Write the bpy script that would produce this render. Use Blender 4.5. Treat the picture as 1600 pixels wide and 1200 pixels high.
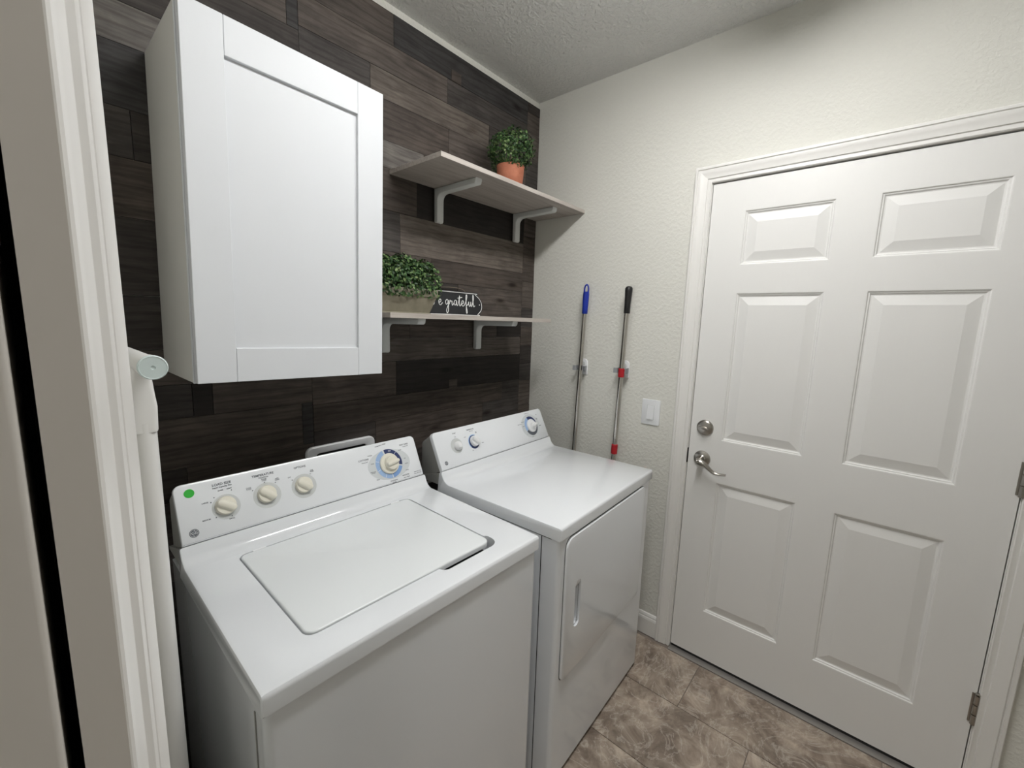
import bpy, bmesh, math, random
from mathutils import Vector, Matrix

for o in list(bpy.data.objects):
    bpy.data.objects.remove(o)
scn = bpy.context.scene
C = scn.collection
random.seed(7)
PI = math.pi

# ------------------------------------------------------------------ camera, world, exposure
def make_camera():
    loc = Vector((-1.8622, -1.4762, 1.4777)); yaw, pit, rol, f = -.8594, -.1467, .0311, 661.28
    fw = Vector((-math.sin(yaw)*math.cos(pit), math.cos(yaw)*math.cos(pit), math.sin(pit)))
    rt = Vector((math.cos(yaw), math.sin(yaw), 0)); up = rt.cross(fw)
    r2 = rt*math.cos(rol) + up*math.sin(rol); u2 = up*math.cos(rol) - rt*math.sin(rol)
    cd = bpy.data.cameras.new('camera'); co = bpy.data.objects.new('camera', cd); C.objects.link(co)
    cd.sensor_fit = 'HORIZONTAL'; cd.sensor_width = 36; cd.lens = f/1600*36; cd.clip_start = .01
    m = Matrix((r2, u2, -fw)).transposed().to_4x4(); m.translation = loc; co.matrix_world = m
    scn.camera = co
make_camera()
w = bpy.data.worlds.new('world'); scn.world = w; w.use_nodes = True
w.node_tree.nodes['Background'].inputs[0].default_value = (.8, .82, .85, 1)
w.node_tree.nodes['Background'].inputs[1].default_value = .05
scn.view_settings.view_transform = 'Standard'; scn.view_settings.look = 'None'
scn.view_settings.gamma = 1; scn.view_settings.use_curve_mapping = False
scn.view_settings.exposure = 0.0
LAMP, HALL_FILL = 47.0, 40.0

# ------------------------------------------------------------------ materials
def mat(name, col=(.8, .8, .8), rough=.5, metal=0, spec=.5, coat=0):
    m = bpy.data.materials.new(name); m.use_nodes = True
    b = m.node_tree.nodes['Principled BSDF']
    b.inputs['Base Color'].default_value = (*col, 1); b.inputs['Roughness'].default_value = rough
    b.inputs['Metallic'].default_value = metal; b.inputs['Specular IOR Level'].default_value = spec
    b.inputs['Coat Weight'].default_value = coat
    return m
class NT:
    def __init__(s, m): s.t = m.node_tree; s.b = s.t.nodes['Principled BSDF']
    def n(s, typ, **kw):
        x = s.t.nodes.new(typ)
        for k, v in kw.items():
            if k in x.inputs: x.inputs[k].default_value = v
            else: setattr(x, k, v)
        return x
    def l(s, a, b): s.t.links.new(a, b)
    def coords(s, scale=(1, 1, 1), perobj=False, kind='Object'):
        tc = s.n('ShaderNodeTexCoord'); mp = s.n('ShaderNodeMapping'); mp.inputs['Scale'].default_value = scale
        if perobj:
            oi = s.n('ShaderNodeObjectInfo'); g = s.n('ShaderNodeNewGeometry')
            ml = s.n('ShaderNodeMath', operation='MULTIPLY'); ml.inputs[1].default_value = 37.0; s.l(oi.outputs['Random'], ml.inputs[0])
            cx = s.n('ShaderNodeCombineXYZ'); 
            for i in range(3): s.l(ml.outputs[0], cx.inputs[i])
            ad = s.n('ShaderNodeVectorMath', operation='ADD'); s.l(g.outputs['Position'], ad.inputs[0]); s.l(cx.outputs[0], ad.inputs[1])
            s.l(ad.outputs[0], mp.inputs[0])
        elif kind == 'World':
            g = s.n('ShaderNodeNewGeometry'); s.l(g.outputs['Position'], mp.inputs[0])
        else: s.l(tc.outputs[kind], mp.inputs[0])
        return mp.outputs[0]
    def noise(s, v, scale, detail=4, rough=.55, dist=0):
        x = s.n('ShaderNodeTexNoise', Scale=scale, Detail=detail, Roughness=rough, Distortion=dist); s.l(v, x.inputs['Vector']); return x.outputs['Fac']
    def ramp(s, fac, stops):
        r = s.n('ShaderNodeValToRGB'); e = r.color_ramp.elements
        while len(e) < len(stops): e.new(.5)
        for i, (p, c) in enumerate(stops):
            e[i].position = p; e[i].color = (*c, 1) if len(c) == 3 else c
        s.l(fac, r.inputs[0]); return r.outputs[0]
    def mix(s, fac, a, b, mode='MIX'):
        x = s.n('ShaderNodeMixRGB', blend_type=mode)
        for i, v in enumerate((fac, a, b)):
            if hasattr(v, 'links'): s.l(v, x.inputs[i])
            else: x.inputs[i].default_value = v if i == 0 else (*v, 1)
        return x.outputs[0]
    def bump(s, h, strength, dist):
        x = s.n('ShaderNodeBump', Strength=strength, Distance=dist); s.l(h, x.inputs['Height']); s.l(x.outputs[0], s.b.inputs['Normal'])
    def base(s, c): s.l(c, s.b.inputs['Base Color'])

def wall_mat(name, col, scale=75, strength=.35):
    m = mat(name, col, .75, spec=.25); t = NT(m); v = t.coords(kind='World')
    h = t.ramp(t.noise(v, scale, 3, .5), [(.42, (0, 0, 0)), (.62, (1, 1, 1))])
    t.bump(h, strength, .0035); return m
m_wall = wall_mat('cream_wall_paint', (.71, .705, .655), 75, .26)
m_ceil = wall_mat('ceiling_paint', (.77, .775, .76), 75, .85)
m_jamb = mat('jamb_paint', (.70, .67, .63), .5)
m_trim = mat('trim_paint', (.80, .79, .765), .38)
m_white = mat('white_enamel', (.77, .795, .825), .12, spec=.5, coat=.5)
m_lidw = mat('white_enamel_lid', (.76, .79, .805), .25, spec=.5, coat=.2)
m_plast = mat('white_plastic', (.79, .805, .825), .3)
m_cab = mat('cabinet_white', (.68, .70, .73), .5, spec=.3)
m_cabside = mat('cabinet_side_white', (.70, .69, .66), .5)
m_grey = mat('bracket_grey', (.62, .64, .63), .4)
m_nickel = mat('satin_nickel', (.42, .40, .37), .28, metal=1)
m_chrome = mat('steel_tube', (.62, .60, .57), .22, metal=1)
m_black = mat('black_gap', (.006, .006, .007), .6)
m_ink = mat('grey_ink', (.09, .10, .12), .6)
m_inkb = mat('blue_ink', (.10, .17, .34), .5)
m_navy = mat('navy_print', (.02, .035, .12), .45)
m_lblue = mat('light_blue_print', (.32, .46, .70), .45)
m_mblue = mat('mid_blue_print', (.20, .34, .62), .45)
m_lens = mat('pale_grey_print', (.60, .63, .645), .4)
m_ring = mat('grey_ring_print', (.56, .58, .58), .4)
m_knob = mat('ivory_knob', (.76, .735, .64), .32)
m_knobw = mat('white_knob', (.80, .81, .82), .3)
m_green = mat('green_sticker', (.02, .42, .03), .45)
m_blue = mat('blue_plastic', (.008, .03, .33), .35)
m_blackp = mat('black_plastic', (.012, .012, .013), .45)
m_red = mat('red_plastic', (.42, .012, .02), .4)
m_pale = mat('pale_blue_cap', (.60, .69, .69), .45)
m_tube = mat('white_tube', (.76, .755, .74), .35)
m_lever = mat('clip_white', (.85, .86, .88), .3)
m_sign = mat('sign_black', (.009, .010, .013), .5)
m_signw = mat('sign_white_paint', (.85, .85, .84), .5)
m_twine = mat('twine', (.22, .18, .13), .8)
m_soil = mat('soil', (.03, .022, .015), .9)
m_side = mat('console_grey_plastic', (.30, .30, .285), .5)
m_jaw = mat('clip_jaw_grey', (.27, .28, .29), .45)
m_thr = mat('threshold_metal', (.40, .38, .36), .4, metal=.6)
m_grout = mat('grout', (.25, .21, .18), .9)
m_back = mat('wall_behind_planks', (.012, .010, .010), .9)

def make_wood():
    m = mat('grey_plank_wood', rough=.6, spec=.25); t = NT(m)
    oi = t.n('ShaderNodeObjectInfo')
    v = t.coords((2.2, 1, 16), perobj=True); v2 = t.coords((6, 1, 90), perobj=True); v3 = t.coords((6, 1, 8), perobj=True); v4 = t.coords((1.6, 1, 6), perobj=True); v5 = t.coords((3.2, 1, 9), perobj=True)
    g1 = t.noise(v, 1.6, 6, .65, .9); g2 = t.noise(v2, 1.5, 4, .6, .4); blot = t.noise(v3, 1.2, 4, .6, .5)
    wv = t.n('ShaderNodeTexWave', wave_type='BANDS', bands_direction='Z', Scale=2.2, Distortion=7.0, Detail=3.0); wv.inputs['Detail Scale'].default_value = 1.2
    t.l(v4, wv.inputs['Vector'])
    f1 = t.ramp(g1, [(.25, (.55, .54, .53)), (.5, (1.0, 1.0, 1.0)), (.75, (1.35, 1.34, 1.32))])
    f2 = t.ramp(g2, [(.3, (.80, .80, .80)), (.6, (1.10, 1.10, 1.10))])
    f3 = t.ramp(blot, [(.32, (.72, .70, .70)), (.65, (1.18, 1.17, 1.15))])
    f4 = t.ramp(wv.outputs['Fac'], [(.05, (.72, .70, .69)), (.35, (1.05, 1.05, 1.05))])
    c = t.mix(1, oi.outputs['Color'], f1, 'MULTIPLY'); c = t.mix(1, c, f2, 'MULTIPLY'); c = t.mix(.8, c, f3, 'MULTIPLY'); c = t.mix(.7, c, f4, 'MULTIPLY')
    vo = t.n('ShaderNodeTexVoronoi', Scale=1.0, Randomness=1.0); t.l(v5, vo.inputs['Vector'])
    kn = t.ramp(vo.outputs['Distance'], [(.05, (.25, .22, .2)), (.10, (.7, .68, .66)), (.16, (1, 1, 1))]); c = t.mix(1, c, kn, 'MULTIPLY')
    t.base(c); t.bump(g2, .12, .001); return m
m_wood = make_wood()
def make_shelfwood():
    m = mat('pale_grey_oak', rough=.5); t = NT(m); v = t.coords((2, 30, 30), kind='World')
    g = t.noise(v, 2.0, 5, .6, .6); t.base(t.ramp(g, [(.3, (.33, .29, .26)), (.5, (.44, .40, .365)), (.7, (.50, .46, .425))])); return m
m_shelf = make_shelfwood()
def make_tile():
    m = mat('marbled_tile', rough=.38); t = NT(m); v = t.coords(perobj=True)
    a = t.noise(v, 7, 8, .68, 1.6); b = t.noise(v, 3.2, 4, .6, 2.2); vn = t.noise(v, 5.5, 6, .6, 2.6)
    c = t.ramp(a, [(.30, (.155, .118, .094)), (.44, (.275, .22, .178)), (.56, (.385, .32, .262)), (.72, (.54, .47, .395))])
    c2 = t.ramp(b, [(.35, (.62, .6, .58)), (.65, (1.28, 1.27, 1.25))])
    c = t.mix(.85, c, c2, 'MULTIPLY')
    ve = t.ramp(vn, [(.475, (0, 0, 0)), (.50, (1, 1, 1)), (.525, (0, 0, 0))])
    c = t.mix(t.mix(1, ve, (.45, .45, .45), 'MULTIPLY'), c, (.62, .56, .49)); t.base(c); t.bump(a, .08, .001); return m
m_tile = make_tile()
def make_doorpaint():
    m = mat('white_door_paint', (.80, .795, .78), .42); t = NT(m); v = t.coords((1, 55, 2.2), kind='World')
    g = t.noise(v, 2.2, 5, .6, .9); t.bump(g, .22, .0015); return m
m_door = make_doorpaint()
def make_terra(name, c1, c2):
    m = mat(name, rough=.8); t = NT(m); v = t.coords(kind='World'); g = t.noise(v, 22, 5, .6)
    t.base(t.ramp(g, [(.3, c1), (.7, c2)])); return m
m_terra = make_terra('terracotta', (.40, .135, .075), (.55, .21, .125))
m_stone = make_terra('olive_stone_pot', (.20, .185, .135), (.28, .26, .195))
m_leaf = [mat('leaf_green_%s' % n, c, .5, spec=.35) for n, c in (('dark', (.018, .048, .014)), ('mid', (.036, .088, .025)), ('light', (.10, .175, .055)), ('pale', (.22, .31, .13)))]
def emit(name, col, s):
    m = bpy.data.materials.new(name); m.use_nodes = True; nt = m.node_tree; nt.nodes.clear()
    e = nt.nodes.new('ShaderNodeEmission'); e.inputs[0].default_value = (*col, 1); e.inputs[1].default_value = s
    o = nt.nodes.new('ShaderNodeOutputMaterial'); nt.links.new(e.outputs[0], o.inputs[0]); return m

# ------------------------------------------------------------------ mesh helpers
def link(name, me, m, parent=None, smooth=None):
    o = bpy.data.objects.new(name, me); C.objects.link(o)
    for mm in (m if isinstance(m, (list, tuple)) else [m]):
        if mm: me.materials.append(mm)
    if parent: o.parent = parent
    if smooth is not None:
        for p in me.polygons: p.use_smooth = True
        me.set_sharp_from_angle(angle=math.radians(smooth))
    return o
def obj(name, bm, m, parent=None, smooth=None, fix=True):
    if fix: bmesh.ops.recalc_face_normals(bm, faces=bm.faces[:])
    me = bpy.data.meshes.new(name); bm.to_mesh(me); bm.free()
    return link(name, me, m, parent, smooth)
def tag(o, label, cat=None, group=None, kind=None):
    o['label'] = label
    if cat: o['category'] = cat
    if group: o['group'] = group
    if kind: o['kind'] = kind
    return o
def thing(name, label, cat, loc=(0, 0, 0), rz=0, group=None, kind=None):
    o = bpy.data.objects.new(name, None); C.objects.link(o); o.location = loc; o.rotation_euler = (0, 0, rz); o.empty_display_size = .05
    return tag(o, label, cat, group, kind)
def BM(): return bmesh.new()
def box(bm, x0, x1, y0, y1, z0, z1, bev=0, seg=2, M=None):
    vs = [bm.verts.new(Vector((x, y, z))) for x in (x0, x1) for y in (y0, y1) for z in (z0, z1)]
    fs = [bm.faces.new([vs[i] for i in q]) for q in ((0, 1, 3, 2), (4, 6, 7, 5), (0, 4, 5, 1), (2, 3, 7, 6), (0, 2, 6, 4), (1, 5, 7, 3))]
    if bev:
        es = list({e for f in fs for e in f.edges})
        r = bmesh.ops.bevel(bm, geom=es, offset=bev, segments=seg, profile=.5, affect='EDGES')
        vs = [v for v in r['verts']] + [v for v in vs if v.is_valid]
    if M is not None:
        bmesh.ops.transform(bm, matrix=M, verts=list(set(v for v in vs if v.is_valid)))
    return bm
def solid(loops, cap0=True, cap1=True, closed=True, bm=None):
    """skin a list of point loops into a mesh"""
    bm = bm or BM(); L = [[bm.verts.new(Vector(p)) for p in l] for l in loops]; n = len(L[0])
    for a, b in zip(L, L[1:]):
        for i in range(n if closed else n-1):
            j = (i+1) % n; bm.faces.new((a[i], a[j], b[j], b[i]))
    if cap0: bm.faces.new(L[0][::-1])
    if cap1: bm.faces.new(L[-1])
    return bm
def rrect(x0, x1, y0, y1, r, seg=6):
    """rounded rectangle; r scalar or (bl, br, tr, tl)"""
    if not isinstance(r, (tuple, list)): r = (r,)*4
    out = []
    for (cx, cy, a0, rr) in ((x0+r[0], y0+r[0], PI, r[0]), (x1-r[1], y0+r[1], 1.5*PI, r[1]), (x1-r[2], y1-r[2], 0, r[2]), (x0+r[3], y1-r[3], .5*PI, r[3])):
        for i in range(seg+1):
            a = a0+.5*PI*i/seg; out.append((cx+rr*math.cos(a), cy+rr*math.sin(a)))
    return out
def inset(loop, d):
    """shrink a convex-ish outline (counter-clockwise) by d"""
    n = len(loop); out = []
    for i in range(n):
        k = 1
        p = Vector(loop[i]); a = Vector(loop[i-1]); b = Vector(loop[(i+1) % n])
        e1 = (p-a); e2 = (b-p)
        if e1.length < 1e-7: e1 = e2
        if e2.length < 1e-7: e2 = e1
        e1 = e1.normalized(); e2 = e2.normalized()
        n1 = Vector((-e1.y, e1.x)); n2 = Vector((-e2.y, e2.x)); nn = n1+n2
        nn = nn/max(nn.length_squared, .5)*2 if nn.length > 1e-6 else n1
        out.append(tuple(p+nn*d*.5*2/ max(1, 1)*1.0 if False else p+nn*d))
    return out
def circle(r, n=32, cx=0, cy=0, sx=1, sy=1): return [(cx+r*sx*math.cos(2*PI*i/n), cy+r*sy*math.sin(2*PI*i/n)) for i in range(n)]
def prism(outline, w0, w1, M=None, bm=None, bev=0, seg=2):
    """outline (u,v) extruded along w, transformed by M; bev insets the w1 rim"""
    lv = [(0, w0)]
    loops = [[(u, v, w0) for u, v in outline]]
    if bev:
        for i in range(seg+1):
            a = .5*PI*i/seg; q = inset(outline, bev*(1-math.cos(a))); loops.append([(u, v, w1-bev+bev*math.sin(a)) for u, v in q])
    else: loops.append([(u, v, w1) for u, v in outline])
    if M is not None: loops = [[M @ Vector(p) for p in l] for l in loops]
    return solid(loops, bm=bm)
def tube(pts, r, n=12, bm=None, caps=True, flat=1):
    P = [Vector(p) for p in pts]; bm = bm or BM(); loops = []; prev = None
    for i, p in enumerate(P):
        d = (P[min(i+1, len(P)-1)]-P[max(i-1, 0)]).normalized()
        if prev is None:
            a = d.orthogonal().normalized()
        else:
            a = (prev-d*prev.dot(d)); a = a.normalized() if a.length > 1e-6 else d.orthogonal().normalized()
        prev = a; b = d.cross(a); rr = r[i] if isinstance(r, (list, tuple)) else r
        loops.append([p+a*rr*math.cos(2*PI*k/n)+b*rr*flat*math.sin(2*PI*k/n) for k in range(n)])
    return solid(loops, caps, caps, bm=bm)
def lathe(prof, n=32, M=None, bm=None, cap0=True, cap1=True):
    loops = [[(r*math.cos(2*PI*k/n), r*math.sin(2*PI*k/n), z) for k in range(n)] for r, z in prof]
    if M is not None: loops = [[M @ Vector(p) for p in l] for l in loops]
    return solid(loops, cap0, cap1, bm=bm)
def spline(pts, k=6):
    P = [Vector(p) for p in pts]; out = []
    for i in range(len(P)-1):
        p0, p1, p2, p3 = P[max(i-1, 0)], P[i], P[i+1], P[min(i+2, len(P)-1)]
        for j in range(k):
            t = j/k; out.append(.5*((2*p1)+(p2-p0)*t+(2*p0-5*p1+4*p2-p3)*t*t+(3*p1-p0-3*p2+p3)*t**3))
    return out+[P[-1]]
def frame(origin, u, v):
    u = Vector(u).normalized(); v = Vector(v).normalized(); n = u.cross(v); m = Matrix((u, v, n)).transposed().to_4x4(); m.translation = Vector(origin); return m
def evalmesh(o):
    dg = bpy.context.evaluated_depsgraph_get(); return bpy.data.meshes.new_from_object(o.evaluated_get(dg))
def cut(o, cutters):
    """apply exact boolean differences, then remove the cutters"""
    for c in cutters:
        md = o.modifiers.new('cut', 'BOOLEAN'); md.operation = 'DIFFERENCE'; md.solver = 'EXACT'; md.object = c
    bpy.context.view_layer.update(); me = evalmesh(o); o.modifiers.clear(); old = o.data; o.data = me; bpy.data.meshes.remove(old)
    for c in cutters:
        d = c.data; bpy.data.objects.remove(c); bpy.data.meshes.remove(d)
def text(items, M, parent, m, name='lettering', z=.0004, bold=.022):
    """items: (string, u, v, size, rotation); all joined in one printed mesh"""
    bm = BM()
    for s, u, v, size, rot in items:
        cu = bpy.data.curves.new('t', 'FONT'); cu.body = s; cu.size = size; cu.align_x = 'CENTER'; cu.align_y = 'CENTER'; cu.space_line = .85; cu.offset = size*bold; cu.resolution_u = 2
        o = bpy.data.objects.new('t', cu); C.objects.link(o); bpy.context.view_layer.update(); me = evalmesh(o)
        me.transform(M @ Matrix.Translation((u, v, z)) @ Matrix.Rotation(rot, 4, 'Z')); bm.from_mesh(me)
        bpy.data.objects.remove(o); bpy.data.curves.remove(cu); bpy.data.meshes.remove(me)
    o = obj(name, bm, m, parent, fix=False); o['kind'] = 'stuff'; return o

# ------------------------------------------------------------------ room shell
XL, HC, YF = -1.8442, 2.5945, -3.3          # left wall face, ceiling, front wall
YJ = -1.196                                   # far jamb of the opening in the left wall
DOOR_L, DOOR_R, DOOR_T = -.897, -1.837, 2.045 # entry door opening
def structure(name, bm, m, label=None, parent=None, smooth=None):
    o = obj(name, bm, m, parent, smooth)
    if not parent: o['kind'] = 'structure'
    if label: o['label'] = label
    return o
b = BM(); box(b, -3.2, .25, -3.5, .25, -.12, -.004)
floor = structure('floor', b, m_grout, 'beige and brown marbled tile floor')
tl, tw = .61, .305
tm = None
def tile(x0, x1, y0, y1):
    bm = BM(); box(bm, x0, x1, y0, y1, -.004, 0.0); obj('tile', bm, m_tile, floor)
row = 0; x = -.033
rows = [(-.3015, -.033)]
x = -.3045
while x > XL-.5: rows.append((x-tw+.003, x)); x -= tw
for i, (x0, x1) in enumerate(rows):
    off = -1.0435 if i % 2 == 0 else -1.2955
    k = -3
    while True:
        y1 = off+tl*(-k)-.0; y0 = y1-tl+.003; k += 1
        if y0 > -.02: continue
        if y1 < YF+.02: break
        tile(x0, x1, max(y0, YF), min(y1, -.003))
b = BM(); box(b, -3.2, .25, -3.5, .25, HC, HC+.1); structure('ceiling', b, m_ceil, 'white textured ceiling')
b = BM(); box(b, XL-.11, .12, .003, .12, 0, HC)
wall_back = structure('wall_back', b, m_wall, 'back wall covered with dark grey wood planks')
b = BM(); box(b, 0, .12, DOOR_L+.012, .0, 0, HC); box(b, 0, .12, YF, DOOR_R-.012, 0, HC); box(b, 0, .12, DOOR_R-.012, DOOR_L+.012, DOOR_T+.012, HC)
structure('wall_right', b, m_wall, 'cream textured wall with the white entry door')
b = BM(); box(b, XL-.11, XL, YJ+.45, .003, 0, HC); box(b, -1.8605, XL, YJ+.012, YJ+.45, 0, HC); box(b, XL-.11, -1.909, YJ+.012, YJ+.45, 0, HC); box(b, -1.909, -1.8605, YJ+.012, YJ+.45, 2.06, HC); box(b, XL-.11, XL, YF, -2.03, 0, HC); box(b, XL-.11, XL, -2.03, YJ+.012, 2.06, HC)
structure('wall_left', b, m_wall, 'cream wall with the pocket door opening')
b = BM(); box(b, -3.2, .12, YF-.1, YF, 0, HC); structure('wall_front', b, m_wall, 'cream wall facing the planked wall')
b = BM(); box(b, -3.2, -3.1, YF, .12, 0, HC); structure('wall_hall', b, m_wall, 'cream wall of the hallway')
b = BM(); box(b, -3.1, XL-.11, -.3, -.2, 0, HC); structure('wall_hall_end', b, m_wall, 'cream end wall of the hallway')

# planks on the back wall: rows (z top, z bottom, [(x right end, tone)...])
T = dict(c=(.046, .044, .044), d=(.046, .040, .037), k=(.021, .0175, .016), b=(.075, .062, .054), m=(.094, .080, .071), l=(.125, .107, .093), g=(.135, .125, .116), s=(.058, .052, .049))
unit = BM(); box(unit, 0, 1, 0, 1, 0, 1); bmesh.ops.recalc_face_normals(unit, faces=unit.faces[:]); plank_me = bpy.data.meshes.new('plank'); unit.to_mesh(plank_me); unit.free(); plank_me.materials.append(m_wood)
def plank(x0, x1, z0, z1, tone, proud=None):
    o = bpy.data.objects.new('plank', plank_me); C.objects.link(o); o.parent = wall_back
    t = proud if proud else random.uniform(.0042, .0058); g = .0007
    o.location = (x0+g, -t, z0+g); o.scale = (x1-x0-2*g, t+.003, z1-z0-2*g)
    j = random.uniform(.92, 1.08); c = T[tone]; o.color = (c[0]*j, c[1]*j, c[2]*j, 1)
def rowset(x0, zs, spec):
    for (zt, zb), cells in zip(zip(zs, zs[1:]), spec):
        a = x0
        for xe, tone in cells: plank(a, xe, zb, zt, tone); a = xe
xa, xb = -1.217, -.098
zs = [2.565, 2.458, 2.362, 2.266, 2.127, 2.032, 1.880, 1.730, 1.635, 1.497, 1.397, 1.305, 1.166, 1.071, .919, .769, .674, .536, .436, .344, .205, .110, .002]
spec = [[(-.875, 'm'), (xb, 'c')], [(-.62, 'm'), (xb, 's')], [(-.973, 's'), (-.371, 'l'), (xb, 'd')], [(-.611, 'b'), (xb, 'm')], [(-.74, 'g'), (xb, 'm')], [(-.775, 'b'), (xb, 'k')],
        [(-.854, 's'), (xb, 'l')], [(-.7, 'b'), (xb, 'b')], [(-.55, 'd'), (xb, 'm')], [(-.812, 'b'), (-.287, 'b'), (xb, 'k')], [(xb, 'm')], [(-.878, 'b'), (xb, 'k')], [(-.236, 'b'), (xb, 's')],
        [(-.975, 'd'), (-.375, 'b'), (xb, 's')], [(-.7, 'd'), (xb, 'b')], [(-.5, 'b'), (xb, 'd')], [(xb, 'b')], [(-.9, 'd'), (xb, 'b')], [(-.4, 'b'), (xb, 'd')], [(xb, 'b')], [(-.6, 'd'), (xb, 's')], [(xb, 'b')]]
rowset(xa, zs, spec)
plank(-.600, -.545, 2.458, 2.500, 'b', .0066); plank(-.600, -.549, 1.166, 1.205, 'b', .0066)
zl = [2.565, 2.442, 2.346, 2.207, 2.112, 1.966, 1.850, 1.707, 1.514, 1.372, 1.274, 1.177, 1.031, .936, .797, .700, .560, .46, .36, .22, .11, .002]
sl = [[(xa, 'm')], [(-1.251, 'm'), (xa, 'c')], [(xa, 'd')], [(xa, 'g')], [(xa, 'c')], [(-1.637, 's'), (xa, 'd')], [(xa, 'b')], [(xa, 'd')], [(xa, 'd')], [(xa, 'b')], [(-1.557, 'd'), (-1.508, 'k'), (xa, 'b')], [(-1.254, 'b'), (xa, 'c')]] + [[(random.uniform(-1.6, -1.4), 'd'), (xa, 'b')] for _ in range(9)]
rowset(XL, zl, sl)
zr = [2.565, 2.521, 2.426, 2.30, 2.15, 2.03, 1.92, 1.786, 1.69, 1.55, 1.45, 1.35, 1.248, 1.157, 1.02, .92, .78, .6, .45, .3, .15, .002]
sr = [[(0, t)] for t in 'dmmsbmbbmsbdsmbdbsdbd']
rowset(xb, zr, sr)

# baseboards and door trim
def baseboard(name, pts, label):
    """pts: (along0, along1) on the given wall: builds a profiled skirting"""
    o = None
prof_bb = [(0, 0), (.012, 0), (.012, .078), (.010, .086), (.0075, .090), (.0075, .096), (.004, .105), (0, .108)]
def skirting(name, p0, p1, nrm, label):
    p0, p1, nrm = Vector(p0), Vector(p1), Vector(nrm)
    structure(name, solid([[p+nrm*a+Vector((0, 0, h)) for a, h in prof_bb] for p in (p0, p1)]), m_trim, label)
skirting('baseboard_right', (0, -.006, 0), (0, -.833, 0), (-1, 0, 0), 'white moulded skirting between the dryer and the door')
skirting('baseboard_right_end', (0, -1.902, 0), (0, YF, 0), (-1, 0, 0), 'white skirting past the hinge side of the door')
skirting('baseboard_front', (XL, YF, 0), (-.013, YF, 0), (0, 1, 0), 'white skirting on the front wall')
# colonial casing profile: (distance from opening edge, proud of wall)
prof_c = [(0, 0), (0, .008), (.003, .0105), (.007, .0095), (.012, .0085), (.015, .0085), (.017, .0125), (.024, .0135), (.036, .0150), (.045, .0180), (.049, .0180), (.0505, .0145), (.053, .0145), (.0545, .019), (.062, .019), (.064, .017), (.064, 0)]
def casing(name, side, y0, y1, zt, label, parent_kind=True):
    """mitred three-sided casing round an opening on the plane x=0 (proud towards -x); y0 > y1 opening edges"""
    t = thing(name, label, None, (0, 0, 0)); t['kind'] = 'structure'
    L = [[(-h, y0+d, 0.0) for d, h in prof_c], [(-h, y0+d, zt+d) for d, h in prof_c]]
    obj('casing_leg', solid(L), m_trim, t, 30)
    L = [[(-h, y1-d, 0.0) for d, h in prof_c], [(-h, y1-d, zt+d) for d, h in prof_c]]
    obj('casing_leg', solid(L), m_trim, t, 30)
    L = [[(-h, y0+d, zt+d) for d, h in prof_c], [(-h, y1-d, zt+d) for d, h in prof_c]]
    obj('casing_head', solid(L), m_trim, t, 30)
    return t
casing('trim_1', 0, DOOR_L+.002, DOOR_R-.002, DOOR_T+.001, 'white moulded casing round the six panel door')
# jamb round the entry door (behind the casing)
b = BM(); box(b, .0, .12, DOOR_L, DOOR_L+.011, 0, DOOR_T+.011); box(b, .0, .12, DOOR_R-.011, DOOR_R, 0, DOOR_T+.011); box(b, .0, .12, DOOR_R, DOOR_L, DOOR_T, DOOR_T+.011)
box(b, .05, .062, DOOR_L-.012, DOOR_L, 0, DOOR_T); box(b, .05, .062, DOOR_R, DOOR_R+.012, 0, DOOR_T)
jo = structure('trim_2', b, m_trim, 'white door jamb behind the casing')
b = BM(); box(b, -.0025, .03, DOOR_L-.002, DOOR_L+.009, .892, .958, .002); obj('strike_plate', b, m_black, jo)
b = BM(); box(b, -.031, .11, DOOR_R+.002, DOOR_L-.002, -.004, .003); box(b, .045, .10, DOOR_R+.002, DOOR_L-.002, .003, .012, .001)
structure('trim_3', b, m_thr, 'grey threshold strip under the white door')
b = BM(); box(b, .115, .118, DOOR_R-.01, DOOR_L+.01, 0, DOOR_T); structure('trim_4', b, m_black, 'black sheet across the opening behind the entry door')  # plain black sheet covering the full opening at the back of the frame

# ------------------------------------------------------------------ entry door
dz0 = .017
door = thing('door_1', 'white six panel entry door with satin nickel lever and deadbolt', None, (0, -.90, 0)); door['kind'] = 'structure'
yr, yl = -1.834+.90, 0.0
cols = [(-1.306+.90, -1.022+.90), (-1.705+.90, -1.420+.90)]; rws = [(.237, .833), (1.013, 1.616), (1.722, 1.927)]
def door_slab():
    ys = sorted({yr, yl, *[q for c in cols for q in c]}); zz = sorted({dz0, 2.04, *[q for r in rws for q in r]})
    bm = BM(); V = {}
    def v(y, z): 
        if (y, z) not in V: V[(y, z)] = bm.verts.new((0, y, z))
        return V[(y, z)]
    for ya, yb in zip(ys, ys[1:]):
        for za, zb in zip(zz, zz[1:]):
            if any(abs(ya-c[0]) < 1e-6 and abs(yb-c[1]) < 1e-6 for c in cols) and any(abs(za-r[0]) < 1e-6 and abs(zb-r[1]) < 1e-6 for r in rws): continue
            bm.faces.new((v(ya, za), v(yb, za), v(yb, zb), v(ya, zb)))
    r = bmesh.ops.extrude_edge_only(bm, edges=[e for e in bm.edges if e.is_boundary])
    for q in r['geom']:
        if isinstance(q, bmesh.types.BMVert): q.co.x = .042
    return bm
obj('slab', door_slab(), m_door, door)
b = BM(); box(b, .004, .040, yr+.003, yl-.003, .0035, dz0); obj('gap_shade_strip', b, m_black, door)  # black strip standing in for the shade in the gap under the door
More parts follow.
